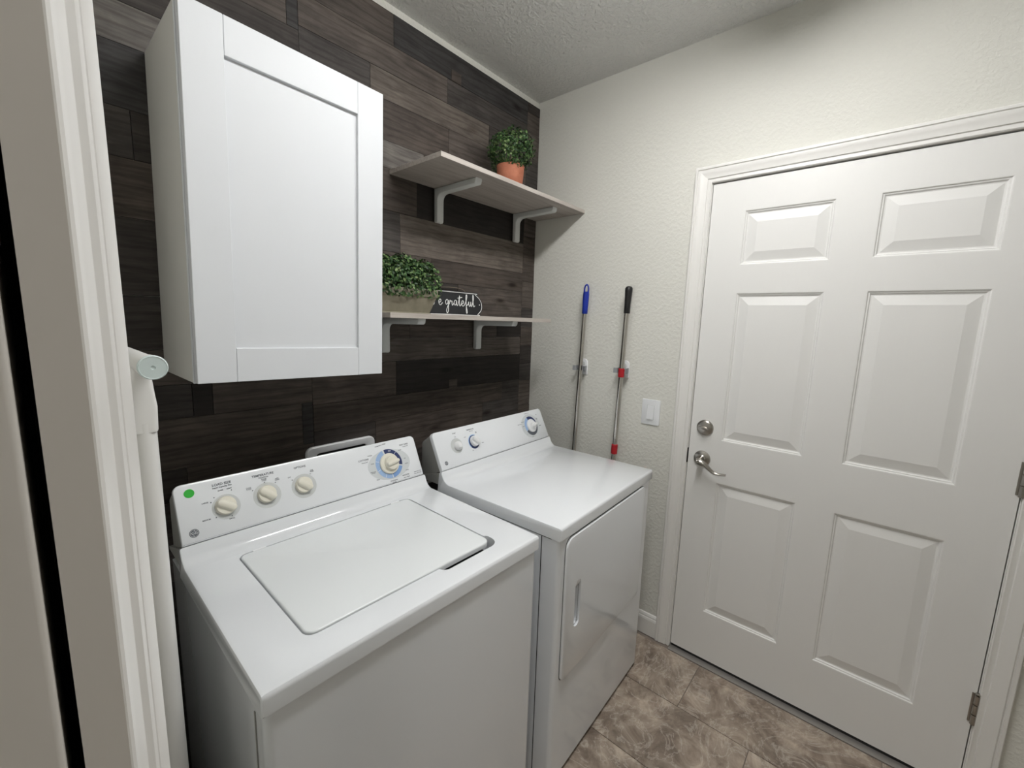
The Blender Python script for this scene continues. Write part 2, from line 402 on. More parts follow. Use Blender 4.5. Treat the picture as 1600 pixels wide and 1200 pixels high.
for (ya, yb) in cols:
    for (za, zb) in rws:
        steps = [(0, 0), (.003, .0005), (.0055, .004), (.009, .0045), (.012, .0085), (.016, .009), (.046, .0015), (.048, .001)]
        loops = [[(h, ya+d, za+d), (h, yb-d, za+d), (h, yb-d, zb-d), (h, ya+d, zb-d)] for d, h in steps]
        obj('panel', solid(loops, cap0=False), m_door, door)
def dmat(y, z): return frame((0, y+.90, z), (0, -1, 0), (0, 0, 1))   # u to the right, v up, w out of the door (towards -x)
# deadbolt
Md = dmat(-.958, 1.059)
db = obj('deadbolt', lathe([(.033, 0), (.033, .006), (.031, .009), (.027, .0115), (.026, .012), (.002, .0125)], 32, Md), m_nickel, door, 30)
obj('thumb_turn', prism([(.020*math.cos(a)*1.0, .0065*math.sin(a)-.004*math.cos(a)*.6) for a in [2*PI*i/20 for i in range(20)]], .011, .026, Md, bev=.003), m_nickel, db, 40)
Ml = dmat(-.9576, .9238)
hs = obj('lever_rose', lathe([(.0335, 0), (.0335, .005), (.032, .008), (.026, .011), (.018, .013), (.013, .018), (.0115, .03), (.0115, .042), (.002, .044)], 32, Ml), m_nickel, door, 30)
lp = spline([Ml @ Vector(p) for p in ((-.010, -.001, .045), (.004, -.001, .047), (.022, -.008, .047), (.042, -.024, .046), (.060, -.037, .044), (.080, -.040, .043), (.108, -.036, .043))], 5)
obj('lever', tube(lp, [.0125 - .0075*i/(len(lp)-1) for i in range(len(lp))], 12, flat=.6), m_nickel, hs, 60)
obj('key_button', lathe([(.006, .046), (.006, .060), (.0045, .0615), (.001, .062)], 16, Ml @ Matrix.Translation((-.004, -.001, 0))), m_nickel, hs, 30)
for zc in (.319, 1.072, 1.83):
    hm = BM()
    for k in range(3):
        lathe([(.0065, 0), (.0065, .031)], 14, Matrix.Translation((-.0065, yr-.0015, zc-.051+k*.034)), bm=hm)
    lathe([(.0045, -.055), (.0065, -.053), (.0065, -.0515)], 14, Matrix.Translation((-.0065, yr-.0015, zc)), bm=hm); lathe([(.0065, .0515), (.0065, .053), (.0045, .056)], 14, Matrix.Translation((-.0065, yr-.0015, zc)), bm=hm)
    hg = obj('hinge', hm, m_nickel, door, 40)
    b = BM(); box(b, -.0013, .002, yr-.013, yr+.010, zc-.05, zc+.05); obj('hinge_leaf', b, m_nickel, hg)

# ------------------------------------------------------------------ left opening: split jamb, pocket door, casing
b = BM(); box(b, -1.8608, XL, YJ, YJ+.012, 0, 2.06); box(b, XL-.11, -1.9085, YJ, YJ+.012, 0, 2.06); box(b, XL-.11, XL, -2.03, -2.018, 0, 2.06); box(b, XL-.11, XL, -2.018, YJ, 2.048, 2.06)
structure('trim_5', b, m_jamb, 'grey beige painted jamb with a dark pocket slot')
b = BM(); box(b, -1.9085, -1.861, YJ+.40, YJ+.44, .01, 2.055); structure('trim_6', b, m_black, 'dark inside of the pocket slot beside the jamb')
bm = BM(); 
pd = prism(rrect(-1.9025, -1.8666, YJ-.004, YJ+.30, (.002, .003, .0, .0), 3), .012, 2.04)
structure('door_2', pd, m_jamb, 'edge of the sliding pocket door beside the dark slot', smooth=40)
prof_l = [(0, -.0005), (0.0005, .0012), (.002, .0028), (.006, .0040), (.012, .0055), (.019, .0085), (.021, .0088), (.023, .0082), (.0262, .0095), (.0285, .0131), (.032, .0150), (.0335, .0152), (.0345, .0148), (.0352, .0160), (.0375, .0175), (.050, .0220), (.052, .0225), (.056, .0215), (.057, .0)]
t = thing('trim_7', 'white moulded casing of the pocket door opening', None); t['kind'] = 'structure'
L = [[(XL+h, YJ+.004+d, 0) for d, h in prof_l], [(XL+h, YJ+.004+d, 2.052+d) for d, h in prof_l]]; obj('casing_leg', solid(L), m_trim, t, 25)
L = [[(XL+h, YJ+.004+d, 2.052+d) for d, h in prof_l], [(XL+h, -2.022-d, 2.052+d) for d, h in prof_l]]; obj('casing_head', solid(L), m_trim, t, 25)
L = [[(XL+h, -2.022-d, 2.052+d) for d, h in prof_l], [(XL+h, -2.022-d, 0) for d, h in prof_l]]; obj('casing_leg', solid(L), m_trim, t, 25)

# ------------------------------------------------------------------ lamps
lt = thing('ceiling_light', 'long white wraparound ceiling light over the laundry room', 'light', (-.94, -1.12, HC))
LH = .47
b = BM(); box(b, -LH, LH, -.075, .075, -.018, 0, .002); obj('base', b, m_trim, lt)
for s_ in (-1, 1):
    pr = [(-.078, -.0), (-.078, -.03), (-.062, -.056), (.062, -.056), (.078, -.03), (.078, 0)]
    obj('end_plate', solid([[(s_*LH, y, z) for y, z in pr], [(s_*(LH+.018), y, z) for y, z in pr]]), m_trim, lt)
pr = [(-.072, -.0185), (-.072, -.028), (-.064, -.042), (-.048, -.050), (.048, -.050), (.064, -.042), (.072, -.028), (.072, -.0185)]
obj('diffuser', solid([[(-LH+.0005, y, z) for y, z in pr], [(LH-.0005, y, z) for y, z in pr]]), emit('lamp_diffuser', (1, .992, .975), LAMP), lt, 60)
lt2 = thing('ceiling_light', 'added round fill light in the unseen hallway', 'light', (-2.55, -1.75, HC))  # unseen fill light, added to brighten the doorway jamb
obj('base', lathe([(.15, 0), (.15, -.018), (.14, -.022)], 40), m_trim, lt2, 40)
obj('dome', lathe([(.138*math.cos(a), -.021-.022*math.sin(a)) for a in [PI/2*i/8 for i in range(8)]]+[(.004, -.0435)], 40), emit('hall_fill_glow', (1, .965, .92), HALL_FILL), lt2, 60)

# ------------------------------------------------------------------ washer and dryer
SD, SZ, CD, CZ = .5145, .0381, .578, .1672
def curve_profile(zt):
    """worktop section in (y, z): front edge, flat top, sweep up to the console seam"""
    p = [(.004, zt-.041), (0, zt-.038), (0, zt-.010), (.001, zt-.005), (.004, zt-.0015), (.009, zt), (.435, zt)]
    R, sl = .035, math.atan2(CZ-SZ, CD-SD)
    for i in range(0, 11):
        a = sl*i/10; p.append((SD-.0092-R*math.sin(sl)+R*math.sin(a), zt+R*(1-math.cos(a))))
    p.append((SD, zt+SZ))
    p += [(SD+.012, zt+SZ-.004), (SD+.02, zt-.041)]
    return p
def console(t, W, zt, side_m):
    ed = Vector((0, CD-SD, CZ-SZ)).normalized(); L = math.hypot(CD-SD, CZ-SZ); n = Vector((0, -ed.z, ed.y))
    A = Vector((0, SD, zt+SZ+.0015)); M = frame(A, (1, 0, 0), ed)
    o = rrect(.006, W-.006, 0, L, (.003, .003, .016, .016), 6)
    # front plate, softly rounded rim, then tapering back to a vertical rear plane
    loops = [[M @ Vector((u, v, -.016)) for u, v in o], [M @ Vector((u, v, -.004)) for u, v in o]]
    for dd, ww in ((.0012, -.0012), (.004, 0)): loops.append([M @ Vector((u, v, ww)) for u, v in inset(o, dd)])
    con = obj('console', solid(loops), m_white, t, 35)
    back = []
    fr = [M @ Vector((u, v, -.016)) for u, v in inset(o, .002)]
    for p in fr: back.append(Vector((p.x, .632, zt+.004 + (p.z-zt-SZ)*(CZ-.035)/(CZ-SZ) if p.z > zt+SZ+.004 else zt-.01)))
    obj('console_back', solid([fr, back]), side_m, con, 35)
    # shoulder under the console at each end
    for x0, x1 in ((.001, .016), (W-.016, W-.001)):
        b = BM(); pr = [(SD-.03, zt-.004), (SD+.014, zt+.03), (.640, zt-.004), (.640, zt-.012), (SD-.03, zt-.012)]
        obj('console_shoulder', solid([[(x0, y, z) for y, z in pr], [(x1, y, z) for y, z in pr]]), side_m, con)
    return con, M
def knob(par, M, u, v, r, ang, m, name='knob', h=.016, ringr=None, ring_m=None, grip=.42):
    K = M @ Matrix.Translation((u, v, 0))
    k = obj(name, lathe([(r*1.04, .0005), (r*1.04, .003), (r, .0045), (r*.97, h*.55), (r*.93, h*.62), (.003, h*.66)], 36, K), m, par, 35)
    Rm = K @ Matrix.Rotation(ang, 4, 'Z')
    g = rrect(-r*.96, r*1.02, -r*grip*.75, r*grip*.75, r*grip*.6, 4)
    loops = [[Rm @ Vector((a, bb, h*.5)) for a, bb in g], [Rm @ Vector((a, bb*.75, h*.95)) for a, bb in g], [Rm @ Vector((a*.94, bb*.35, h*1.12)) for a, bb in g]]
    obj('grip', solid(loops), m, k, 45)
    if ringr: obj('dial_ring', prism(circle(ringr, 40, u+.001, v-.003), 0, .0003, M), ring_m or m_ring, k)
    return k
def arc(u, v, r0, r1, a0, a1, M, w=.0007, n=24):
    pts = [(u+r1*math.cos(a0+(a1-a0)*i/n), v+r1*math.sin(a0+(a1-a0)*i/n)) for i in range(n+1)]+[(u+r0*math.cos(a1+(a0-a1)*i/n), v+r0*math.sin(a1+(a0-a1)*i/n)) for i in range(n+1)]
    bm = BM(); L0 = [bm.verts.new(M @ Vector((p[0], p[1], w))) for p in pts]; N = len(pts)
    for i in range(n): bm.faces.new((L0[i], L0[i+1], L0[N-2-i], L0[N-1-i]))
    return bm
def logo(con, M, u, v, r):
    lg = obj('emblem', prism(circle(r, 32, u, v), 0, .0004, M), m_ink, con)
    obj('emblem_ring', arc(u, v, r*.80, r*.86, 0, 2*PI, M, .0006, 40), m_ring, lg, fix=False)
    bm = BM()
    for i in range(4):
        a = PI/4+i*PI/2; q = arc(u+r*.72*math.cos(a+.5), v+r*.72*math.sin(a+.5), r*.10, r*.2, a+1.8, a+4.6, M, .0006, 10); me = bpy.data.meshes.new('q'); q.to_mesh(me); q.free(); bm.from_mesh(me); bpy.data.meshes.remove(me)
    obj('emblem_swirl', bm, m_ring, lg, fix=False)['kind'] = 'stuff'
    sh = M @ Matrix(((1, .25, 0, 0), (0, 1, 0, 0), (0, 0, 1, 0), (0, 0, 0, 1)))
    text([('GE', u-.25*v, v, r*.95, 0)], sh, lg, m_lens, 'emblem_lettering', .0007, .0)

def body(t, W, zt, D=.64, side_gap=True):
    zb = zt-.041
    o = rrect(.004, W-.004, .006, D, (.014, .014, .004, .004), 4)
    return obj('cabinet', prism(o, .018, zb, None), m_white, t, 40)

# --- washer
WW, WZ = .6975, .8956
ws = thing('washing_machine', 'white top load washing machine with ivory knobs and green sticker', 'washing machine', (-1.6721, -.8246, 0), -.0076)
body(ws, WW, WZ)
for (fx, fy) in ((.06, .07), (WW-.06, .07), (.06, .58), (WW-.06, .58)):
    obj('foot', lathe([(.02, 0), (.02, .008), (.008, .010), (.008, .02)], 14, Matrix.Translation((fx, fy, 0))), m_blackp, ws)
cp = curve_profile(WZ)
xs = [(0.0, .006), (.0015, .002), (.006, 0), (WW-.006, 0), (WW-.0015, .002), (WW, .006)]
def section(x, d): return [(x, max(y, d) if y < .2 else y, z-(d if z > WZ-.008 else 0)) for y, z in cp]
top = obj('worktop', solid([section(x, d) for x, d in xs]), m_white, ws, 35)
LX0, LX1, LY0, LY1 = .103, .583, .078, .458
def cutter(outline, z0, z1):
    c = obj('cutter', prism(outline, z0, z1), None, ws); return c
cut(top, [cutter(rrect(LX0-.004, LX1+.004, LY0-.005, LY1+.004, .022, 6), WZ-.0392, WZ+.02), cutter(rrect(.405, LX1+.012, LY0-.022, LY0+.03, (.020, .032, .01, .01), 6), WZ-.0392, WZ+.02)])
top.data.polygons.foreach_set('use_smooth', [True]*len(top.data.polygons)); top.data.set_sharp_from_angle(angle=math.radians(30))
b = BM(); box(b, LX0-.001, LX1+.001, LY0-.016, LY1, WZ-.0391, WZ-.0385); obj('slot_shade_plate', b, m_black, ws)  # black plate below the lid, painted shade for the hand slot
lid = obj('lid', prism(rrect(LX0, LX1, LY0, LY1, (.022, .022, .016, .016), 6), WZ-.012, WZ+.0015, None, bev=.004, seg=3), m_lidw, ws, 35)
b = BM(); box(b, LX0+.03, LX0+.06, LY1-.001, LY1+.006, WZ-.01, WZ+.001, .001); obj('lid_hinge', b, m_plast, lid)
b = BM(); box(b, LX1-.06, LX1-.03, LY1-.001, LY1+.006, WZ-.01, WZ+.001, .001); obj('lid_hinge', b, m_plast, lid)
# side panel details: folded seam near the front edge
b = BM(); box(b, .0022, .006, .045, .049, .03, WZ-.06); obj('side_seam', b, m_side, ws)
b = BM(); box(b, WW-.006, WW-.0022, .045, .049, .03, WZ-.06); obj('side_seam', b, m_side, ws)
con, MC = console(ws, WW, WZ, m_side)
obj('green_sticker', prism(circle(.0105, 28, .036, .119), 0, .0005, MC), m_green, con)
logo(con, MC, .032, .024, .0098)
ka = -.72
knob(con, MC, .104, .069, .0225, ka+.1, m_knob, ringr=.031, grip=.7); knob(con, MC, .199, .071, .0225, ka, m_knob, ringr=.034, grip=.7); knob(con, MC, .295, .070, .0225, ka, m_knob, ringr=.034, grip=.7)
text([('LOAD SIZE', .104, .125, .0085, 0), ('Super Capacity Plus', .104, .118, .0052, 0), ('SUPER', .099, .109, .0042, 0), ('RESET', .118, .109, .0042, 0), ('LARGE', .063, .087, .0045, 0), ('MEDIUM', .060, .046, .0045, 0), ('SMALL', .112, .034, .0045, 0)], MC, con, m_ink)
text([('TEMPERATURE', .199, .124, .0082, 0), ('Wash/Rinse', .199, .117, .005, 0), ('COLD\nCOLD', .160, .096, .0042, 0), ('WARM\nCOLD', .199, .110, .0042, 0), ('HOT\nCOLD', .231, .104, .0042, 0)], MC, con, m_ink)
text([('OPTIONS', .295, .122, .0078, 0), ('OFF', .262, .100, .0045, 0), ('2ND\nRINSE', .325, .104, .0042, 0)], MC, con, m_ink)
bm = BM()
for (u, v) in ((.083, .095), (.122, .104), (.075, .085), (.080, .046), (.113, .040), (.168, .089), (.199, .103), (.225, .096), (.268, .091), (.319, .096)):
    prism(circle(.0014, 8, u, v), .0003, .0006, MC, bm=bm)
obj('dial_marks', bm, m_ink, con)['kind'] = 'stuff'
# cycle dial
u, v = .572, .067
lens = obj('dial_backing', prism(circle(.078, 48, u+.002, v-.002, 1, .64), 0, .0003, MC), m_lens, con)
obj('dial_arc', arc(u, v, .034, .049, math.radians(108), math.radians(272), MC), m_lblue, lens, fix=False)
obj('dial_arc', arc(u, v, .034, .049, math.radians(-16), math.radians(100), MC), m_navy, lens, fix=False)
obj('dial_arc', arc(u, v, .034, .049, math.radians(276), math.radians(338), MC), m_mblue, lens, fix=False)
bm = BM()
for a in (45, 104, 160, 200, 240, 273, 341): 
    q = arc(u, v, .036, .048, math.radians(a-.8), math.radians(a+.8), MC, .0009, 2); me = bpy.data.meshes.new('q'); q.to_mesh(me); q.free(); bm.from_mesh(me); bpy.data.meshes.remove(me)
obj('dial_divider', bm, m_plast, lens, fix=False)['kind'] = 'stuff'
dr = obj('dial_skirt', lathe([(.0345, .0005), (.0345, .005), (.032, .007), (.004, .0072)], 40, MC @ Matrix.Translation((u, v, 0))), m_knob, con, 35)
knob(con, MC @ Matrix.Translation((0, 0, .006)), u+.004, v, .0235, .15, m_knob, 'cycle_knob', .018, grip=.5)
text([('COTTONS', u-.085, v+.030, .0075, 0), ('Heavy Soil', u-.083, v+.022, .005, 0), ('EASY CARE', u+.072, v+.052, .0068, 0), ('Cotton Soil', u+.076, v+.045, .0045, 0), ('PERMANENT PRESS', u-.015, v+.066, .0048, .1), ('Delicates', u-.060, v+.040, .0042, 0),
      ('WOOLENS', u+.002, v-.058, .0055, 0), ('Gentle', u+.002, v-.0645, .005, 0), ('DELICATES', u+.05, v-.051, .0055, 0), ('Hand Wash', u+.052, v-.0585, .005, 0), ('PRESS TO STOP', u+.098, v-.050, .0042, 0), ('PULL TO START', u+.098, v-.056, .0042, 0)], MC, con, m_ink)
text([('SOAK', u-.058, v+.012, .0045, 0), ('REGULAR\nWASH', u-.062, v-.016, .0042, 0), ('FINAL', u-.052, v-.042, .0042, 0), ('OFF', u+.062, v+.004, .0045, 0), ('KNITS', u+.064, v-.014, .0045, 0), ('RINSE', u+.06, v-.036, .0045, 0), ('SOAK', u+.052, v+.036, .0045, 0)], MC, con, m_ink)
text([('OFF', u+.012, v+.041, .006, -.25)], MC, con, m_plast, z=.001)

# --- dryer
DW, DZ = .6908, .8944
dy = thing('clothes_dryer', 'white front load clothes dryer with rectangular door next to the wall', 'dryer', (-.9011, -.8526, 0), .0296)
bd = body(dy, DW, DZ)
for (fx, fy) in ((.06, .07), (DW-.06, .07), (.06, .58), (DW-.06, .58)):
    obj('foot', lathe([(.02, 0), (.02, .008), (.008, .010), (.008, .02)], 14, Matrix.Translation((fx, fy, 0))), m_blackp, dy)
cp = curve_profile(DZ)
xs = [(0.0, .006), (.0015, .002), (.006, 0), (DW-.006, 0), (DW-.0015, .002), (DW, .006)]
def sectiond(x, d): return [(x, max(y, d) if y < .2 else y, z-(d if z > DZ-.008 else 0)) for y, z in cp]
obj('worktop', solid([sectiond(x, d) for x, d in xs]), m_white, dy, 35)
b = BM(); box(b, .0025, DW-.0025, .035, .62, DZ-.0445, DZ-.040); obj('worktop_gap', b, m_black, dy)
for xx in (.0030, DW-.0055):
    b = BM(); box(b, xx, xx+.0025, .069, .0715, .02, DZ-.045); obj('panel_gap', b, m_black, dy)
b = BM(); box(b, .012, DW-.012, .012, .60, .004, .0178); obj('plinth', b, m_blackp, dy)
b = BM(); box(b, .012, WW-.012, .012, .60, .004, .0178); obj('plinth', b, m_blackp, ws)
Mf = frame((0, .006, 0), (1, 0, 0), (0, 0, 1))   # front plane, w towards the viewer
dd_ = rrect(.036, .626, .372, .846, (.022, .022, .032, .032), 7)
obj('door_gap', prism(inset(dd_, -.0022), -.002, .0006, Mf), m_black, dy)
ddoor = obj('dryer_door', prism(dd_, .0, .0075, Mf, bev=.004, seg=3), m_white, dy, 35)
def hcut(): return obj('cutter', prism(rrect(.096, .130, .526, .686, .015, 6), -.020, .02, Mf), None, dy)
for q in [o for o in dy.children if o.name.split('.')[0] in ('cabinet', 'door_gap')]: cut(q, [hcut()])
cut(ddoor, [hcut()]); obj('handle_recess', prism(rrect(.0965, .1295, .5265, .6855, .0145, 6), -.0198, -.018, Mf), m_plast, ddoor)
ddoor.data.polygons.foreach_set('use_smooth', [True]*len(ddoor.data.polygons)); ddoor.data.set_sharp_from_angle(angle=math.radians(30))
obj('handle_lip', solid([[Mf @ Vector((a, c, -.018)) for a, c in rrect(.0965, .1295, .640, .6855, (.004, .004, .0145, .0145), 5)], [Mf @ Vector((a, c, -.004)) for a, c in rrect(.0965, .1295, .652, .6855, (.004, .004, .0145, .0145), 5)], [Mf @ Vector((a, c, .006)) for a, c in rrect(.0965, .1295, .672, .6855, (.002, .002, .0105, .0105), 5)]]), m_plast, ddoor, 40)
for zc in (.768, .440):
    b = BM(); box(b, .628, .634, .003, .0085, zc-.024, zc+.024, .001); obj('door_hinge', b, m_nickel, dy)
con, MC = console(dy, DW, DZ, m_side)
logo(con, MC, .034, .024, .0078)
K = obj('start_button', lathe([(.017, .0004), (.017, .008), (.014, .012), (.011, .018), (.009, .0195), (.002, .020)], 32, MC @ Matrix.Translation((.110, .074, 0))), m_knobw, con, 40)
obj('dial_ring', prism(circle(.029, 40, .107, .076), 0, .0004, MC), m_ring, K)
kb = knob(con, MC, .200, .075, .021, -.75, m_knobw, 'temperature_knob', .019, grip=.6)
obj('dial_ring', prism(circle(.028, 40, .198, .073), 0, .0003, MC), m_navy, kb)
obj('dial_arc', arc(.198, .073, .026, .0295, math.radians(60), math.radians(220), MC), m_lblue, kb, fix=False)
text([('START', .110, .124, .006, 0), ('Push', .110, .110, .004, 0), ('TEMPERATURE', .196, .124, .0062, 0), ('Fabric Care', .199, .117, .0042, 0), ('LOW', .158, .099, .0045, 0), ('MED\nLOW', .223, .107, .0042, 0), ('HIGH', .244, .060, .0045, 0), ('AIR', .180, .041, .0045, 0)], MC, con, m_ink)
u, v = .578, .072
lens = obj('dial_backing', prism(circle(.066, 48, u-.002, v, 1.0, .84), 0, .0003, MC), m_lens, con)
obj('dial_arc', arc(u, v, .030, .045, math.radians(20), math.radians(110), MC), m_navy, lens, fix=False)
obj('dial_arc', arc(u, v, .030, .045, math.radians(112), math.radians(205), MC), m_lblue, lens, fix=False)
obj('dial_arc', arc(u, v, .030, .045, math.radians(207), math.radians(378), MC), m_ink, lens, fix=False)
obj('dial_skirt', lathe([(.031, .0005), (.031, .006), (.029, .008), (.004, .0085)], 40, MC @ Matrix.Translation((u, v, 0))), m_knobw, con, 35)
knob(con, MC @ Matrix.Translation((0, 0, .006)), u+.003, v-.001, .017, .35, m_knobw, 'timer_knob', .020, grip=.55)
bm = BM()
text([('COTTONS', u-.078, v+.018, .0055, 0), ('MORE DRY', u-.052, v+.026, .0042, 0), ('LESS DRY', u-.053, v+.006, .0042, 0), ('OFF', u+.062, v+.045, .005, 0), ('EASY\nCARE', u+.056, v+.025, .0045, 0), ('TIMED', u+.066, v-.010, .005, 0), ('60  50  40', u-.01, v-.050, .0042, 0), ('70', u-.045, v-.034, .0042, 0), ('30', u+.032, v-.042, .0042, 0), ('AUTOMATIC DRY', u-.005, v+.061, .0045, 0)], MC, con, m_ink)

# ------------------------------------------------------------------ wall cabinet
ca = thing('wall_cabinet', 'white shaker wall cabinet above the washing machine', 'cabinet', (-1.6145, 0, 1.3157)); ca.rotation_euler = (0, .0201, 0)
CWD, CHT, CY = .4703, .7968, -.3302
b = BM(); box(b, .0, CWD, -.300, -.0005-.0065, .0, CHT, .0012, 1); obj('carcass', b, m_cabside, ca)
b = BM(); box(b, -.0008, CWD+.0008, -.3065, -.3005, -.0008, CHT+.0008, .001, 1); obj('edge_band', b, m_cab, ca)
cdoor = BM()
# recessed panel door: stiles full height, rails between, panel set back
yb, yf = -.3095, CY
box(cdoor, .0015, .080, yf, yb, .001, CHT-.001, .0015, 2); dS = obj('door', cdoor, m_cab, ca)
def rail(name, x0, x1, z0, z1, y0=yf, bev=.0015):
    q = BM(); box(q, x0, x1, y0, yb, z0, z1, bev, 2); return obj(name, q, m_cab, dS)
rail('stile', .3915, CWD-.0015, .001, CHT-.001); rail('rail', .0803, .3912, .001, .081); rail('rail', .0803, .3912, .7145, CHT-.001)
q = BM(); box(q, .0795, .3925, yf+.008, yb, .080, .7155); obj('door_panel', q, m_cab, dS)

# ------------------------------------------------------------------ shelves and brackets
def shelf(x0, x1, zt, label):
    b = BM(); box(b, x0, x1, -.3076, -.0066, zt-.0165, zt, .0006, 1); return tag(obj('wall_shelf', b, m_shelf), label, 'shelf', None)
ZS1, ZS2 = 2.0276, 1.4942
shelf(-.9009, -.0015, ZS1, 'pale grey oak upper shelf holding the terracotta plant pot')
shelf(-1.10, -.2434, ZS2, 'pale grey oak lower shelf holding the long planter and sign')
def bracket(x, zs, label):
    z = zs-.0165; w2 = .0175; dep, hgt, th = .247, .136, .022; y0 = -.0066
    # outline in (y, z): L with rounded ends and inner fillet
    o = [(0, 0), (0, -hgt+.006), (.002, -hgt+.002), (.006, -hgt), (th-.006, -hgt), (th-.002, -hgt+.003), (th, -hgt+.008), (th, -th-.028)]
    for i in range(1, 7):
        a = PI-.5*PI*i/7+0; o.append((th+.024+.024*math.cos(a), -th-.024+.024*math.sin(a)-.002))
    o += [(th+.026, -th-.001), (dep-.010, -th+.001), (dep-.003, -th+.005), (dep, -.007), (dep, 0)]
    def loop(xx, d):
        cy = [(p[0], p[1]) for p in (inset(o, d) if d else o)]
        return [(xx, y0-p[0], z+min(p[1], 0)) for p in cy]
    lo = [loop(x-w2, .004), loop(x-w2+.0012, .0012), loop(x-w2+.004, 0), loop(x+w2-.004, 0), loop(x+w2-.0012, .0012), loop(x+w2, .004)]
    return tag(obj('shelf_bracket', solid(lo), m_grey, None, 40), label, 'bracket', 'white shelf brackets')
bracket(-.672, ZS1, 'white L-shaped bracket under the free end of the upper shelf')
bracket(-.174, ZS1, 'white L-shaped bracket under the upper shelf end at the cream wall')
bracket(-.937, ZS2, 'white L-shaped bracket under the lower shelf half hidden by the cabinet')
bracket(-.434, ZS2, 'white L-shaped bracket under the lower shelf below the black sign')

# ------------------------------------------------------------------ plants
def foliage(name, parent, n, fn, leaf, seed):
    rnd = random.Random(seed); bm = BM()
    for _ in range(n):
        p, nr = fn(rnd); nr = (nr+Vector((rnd.gauss(0, .45), rnd.gauss(0, .45), rnd.gauss(0, .45)))).normalized()
        a = nr.orthogonal().normalized(); a.rotate(Matrix.Rotation(rnd.uniform(0, 2*PI), 3, nr)); c = nr.cross(a); s = leaf*rnd.uniform(.7, 1.25)
        P = [p-a*s, p-a*s*.3+c*s*.55+nr*s*.18, p+a*s*.5+c*s*.55+nr*s*.18, p+a*s*1.05-nr*s*.1, p+a*s*.5-c*s*.55+nr*s*.18, p-a*s*.3-c*s*.55+nr*s*.18, p+a*s*.1]
        V = [bm.verts.new(q) for q in P]; mi = rnd.choices((0, 1, 2, 3), (3, 4, 2.4, .8))[0]
        for i in range(6):
            f = bm.faces.new((V[i], V[(i+1) % 6], V[6])); f.material_index = mi; f.smooth = True
    o = obj(name, bm, m_leaf, parent, fix=False); o['kind'] = 'stuff'; return o
p1 = thing('potted_plant', 'round leafy green plant in a terracotta pot on the upper shelf', 'plant', (-.385, -.155, ZS1))
obj('pot', lathe([(.048, 0), (.050, .002), (.061, .118), (.0615, .122), (.058, .122), (.054, .110), (.002, .108)], 36), m_terra, p1, 40)
obj('soil', lathe([(.055, .100), (.055, .112), (.002, .114)], 24), m_soil, p1)
cen = Vector((0, 0, .185))
def f1(r):
    while True:
        d = Vector((r.gauss(0, 1), r.gauss(0, 1), r.gauss(0, 1))).normalized()
        R = r.uniform(.55, 1)**.5
        R *= 1+.10*math.sin(5*d.x+2)+.08*math.sin(7*d.y+4*d.z)
        p = cen+Vector((d.x*.108*R, d.y*.108*R, d.z*.088*R))
        if p.z > .105 and p.y < .15: return p, d
foliage('foliage', p1, 2200, f1, .0062, 3)
obj('stem', tube(spline([(0, 0, .11), (.004, .003, .15), (0, 0, .19)], 4), .004, 8), m_twine, p1)
p2 = thing('potted_plant', 'low spreading green plant in a long olive stone planter', 'plant', (-.958, -.125, ZS2))
def trough_loops():
    out = []
    for k, z in ((0, 0), (.0, .004), (-.004, .006), (-.002, .010), (.014, .062), (.018, .064), (.019, .084), (.019, .090), (.013, .090), (.010, .074)):
        out.append([(x, y, z) for x, y in rrect(-.128-k, .128+k, -.050-k, .050+k, .012, 4)])
    return out
obj('planter', solid(trough_loops()), m_stone, p2, 35)
def f2(r):
    while True:
        a = r.uniform(-1, 1); d = Vector((r.gauss(0, .6), r.gauss(0, 1), r.gauss(.25, 1))).normalized(); R = r.uniform(.5, 1)**.5
        hh = .110*(1-.22*abs(a)**3.5)*(1+.08*math.sin(9*a))
        p = Vector((a*.160+d.x*.030, d.y*.092*R*(1-.25*abs(a)**3),   .092+d.z*hh*R*1.08))
        if p.z > .060 and p.y < .11:
            if p.z < .094 and abs(p.y) < .062 and abs(p.x) < .14: continue
            return p, d
foliage('foliage', p2, 4200, f2, .0066, 5)
obj('soil', solid([[(x, y, z) for x, y in rrect(-.135, .135, -.058, .058, .01, 3)] for z in (.06, .078)]), m_soil, p2)

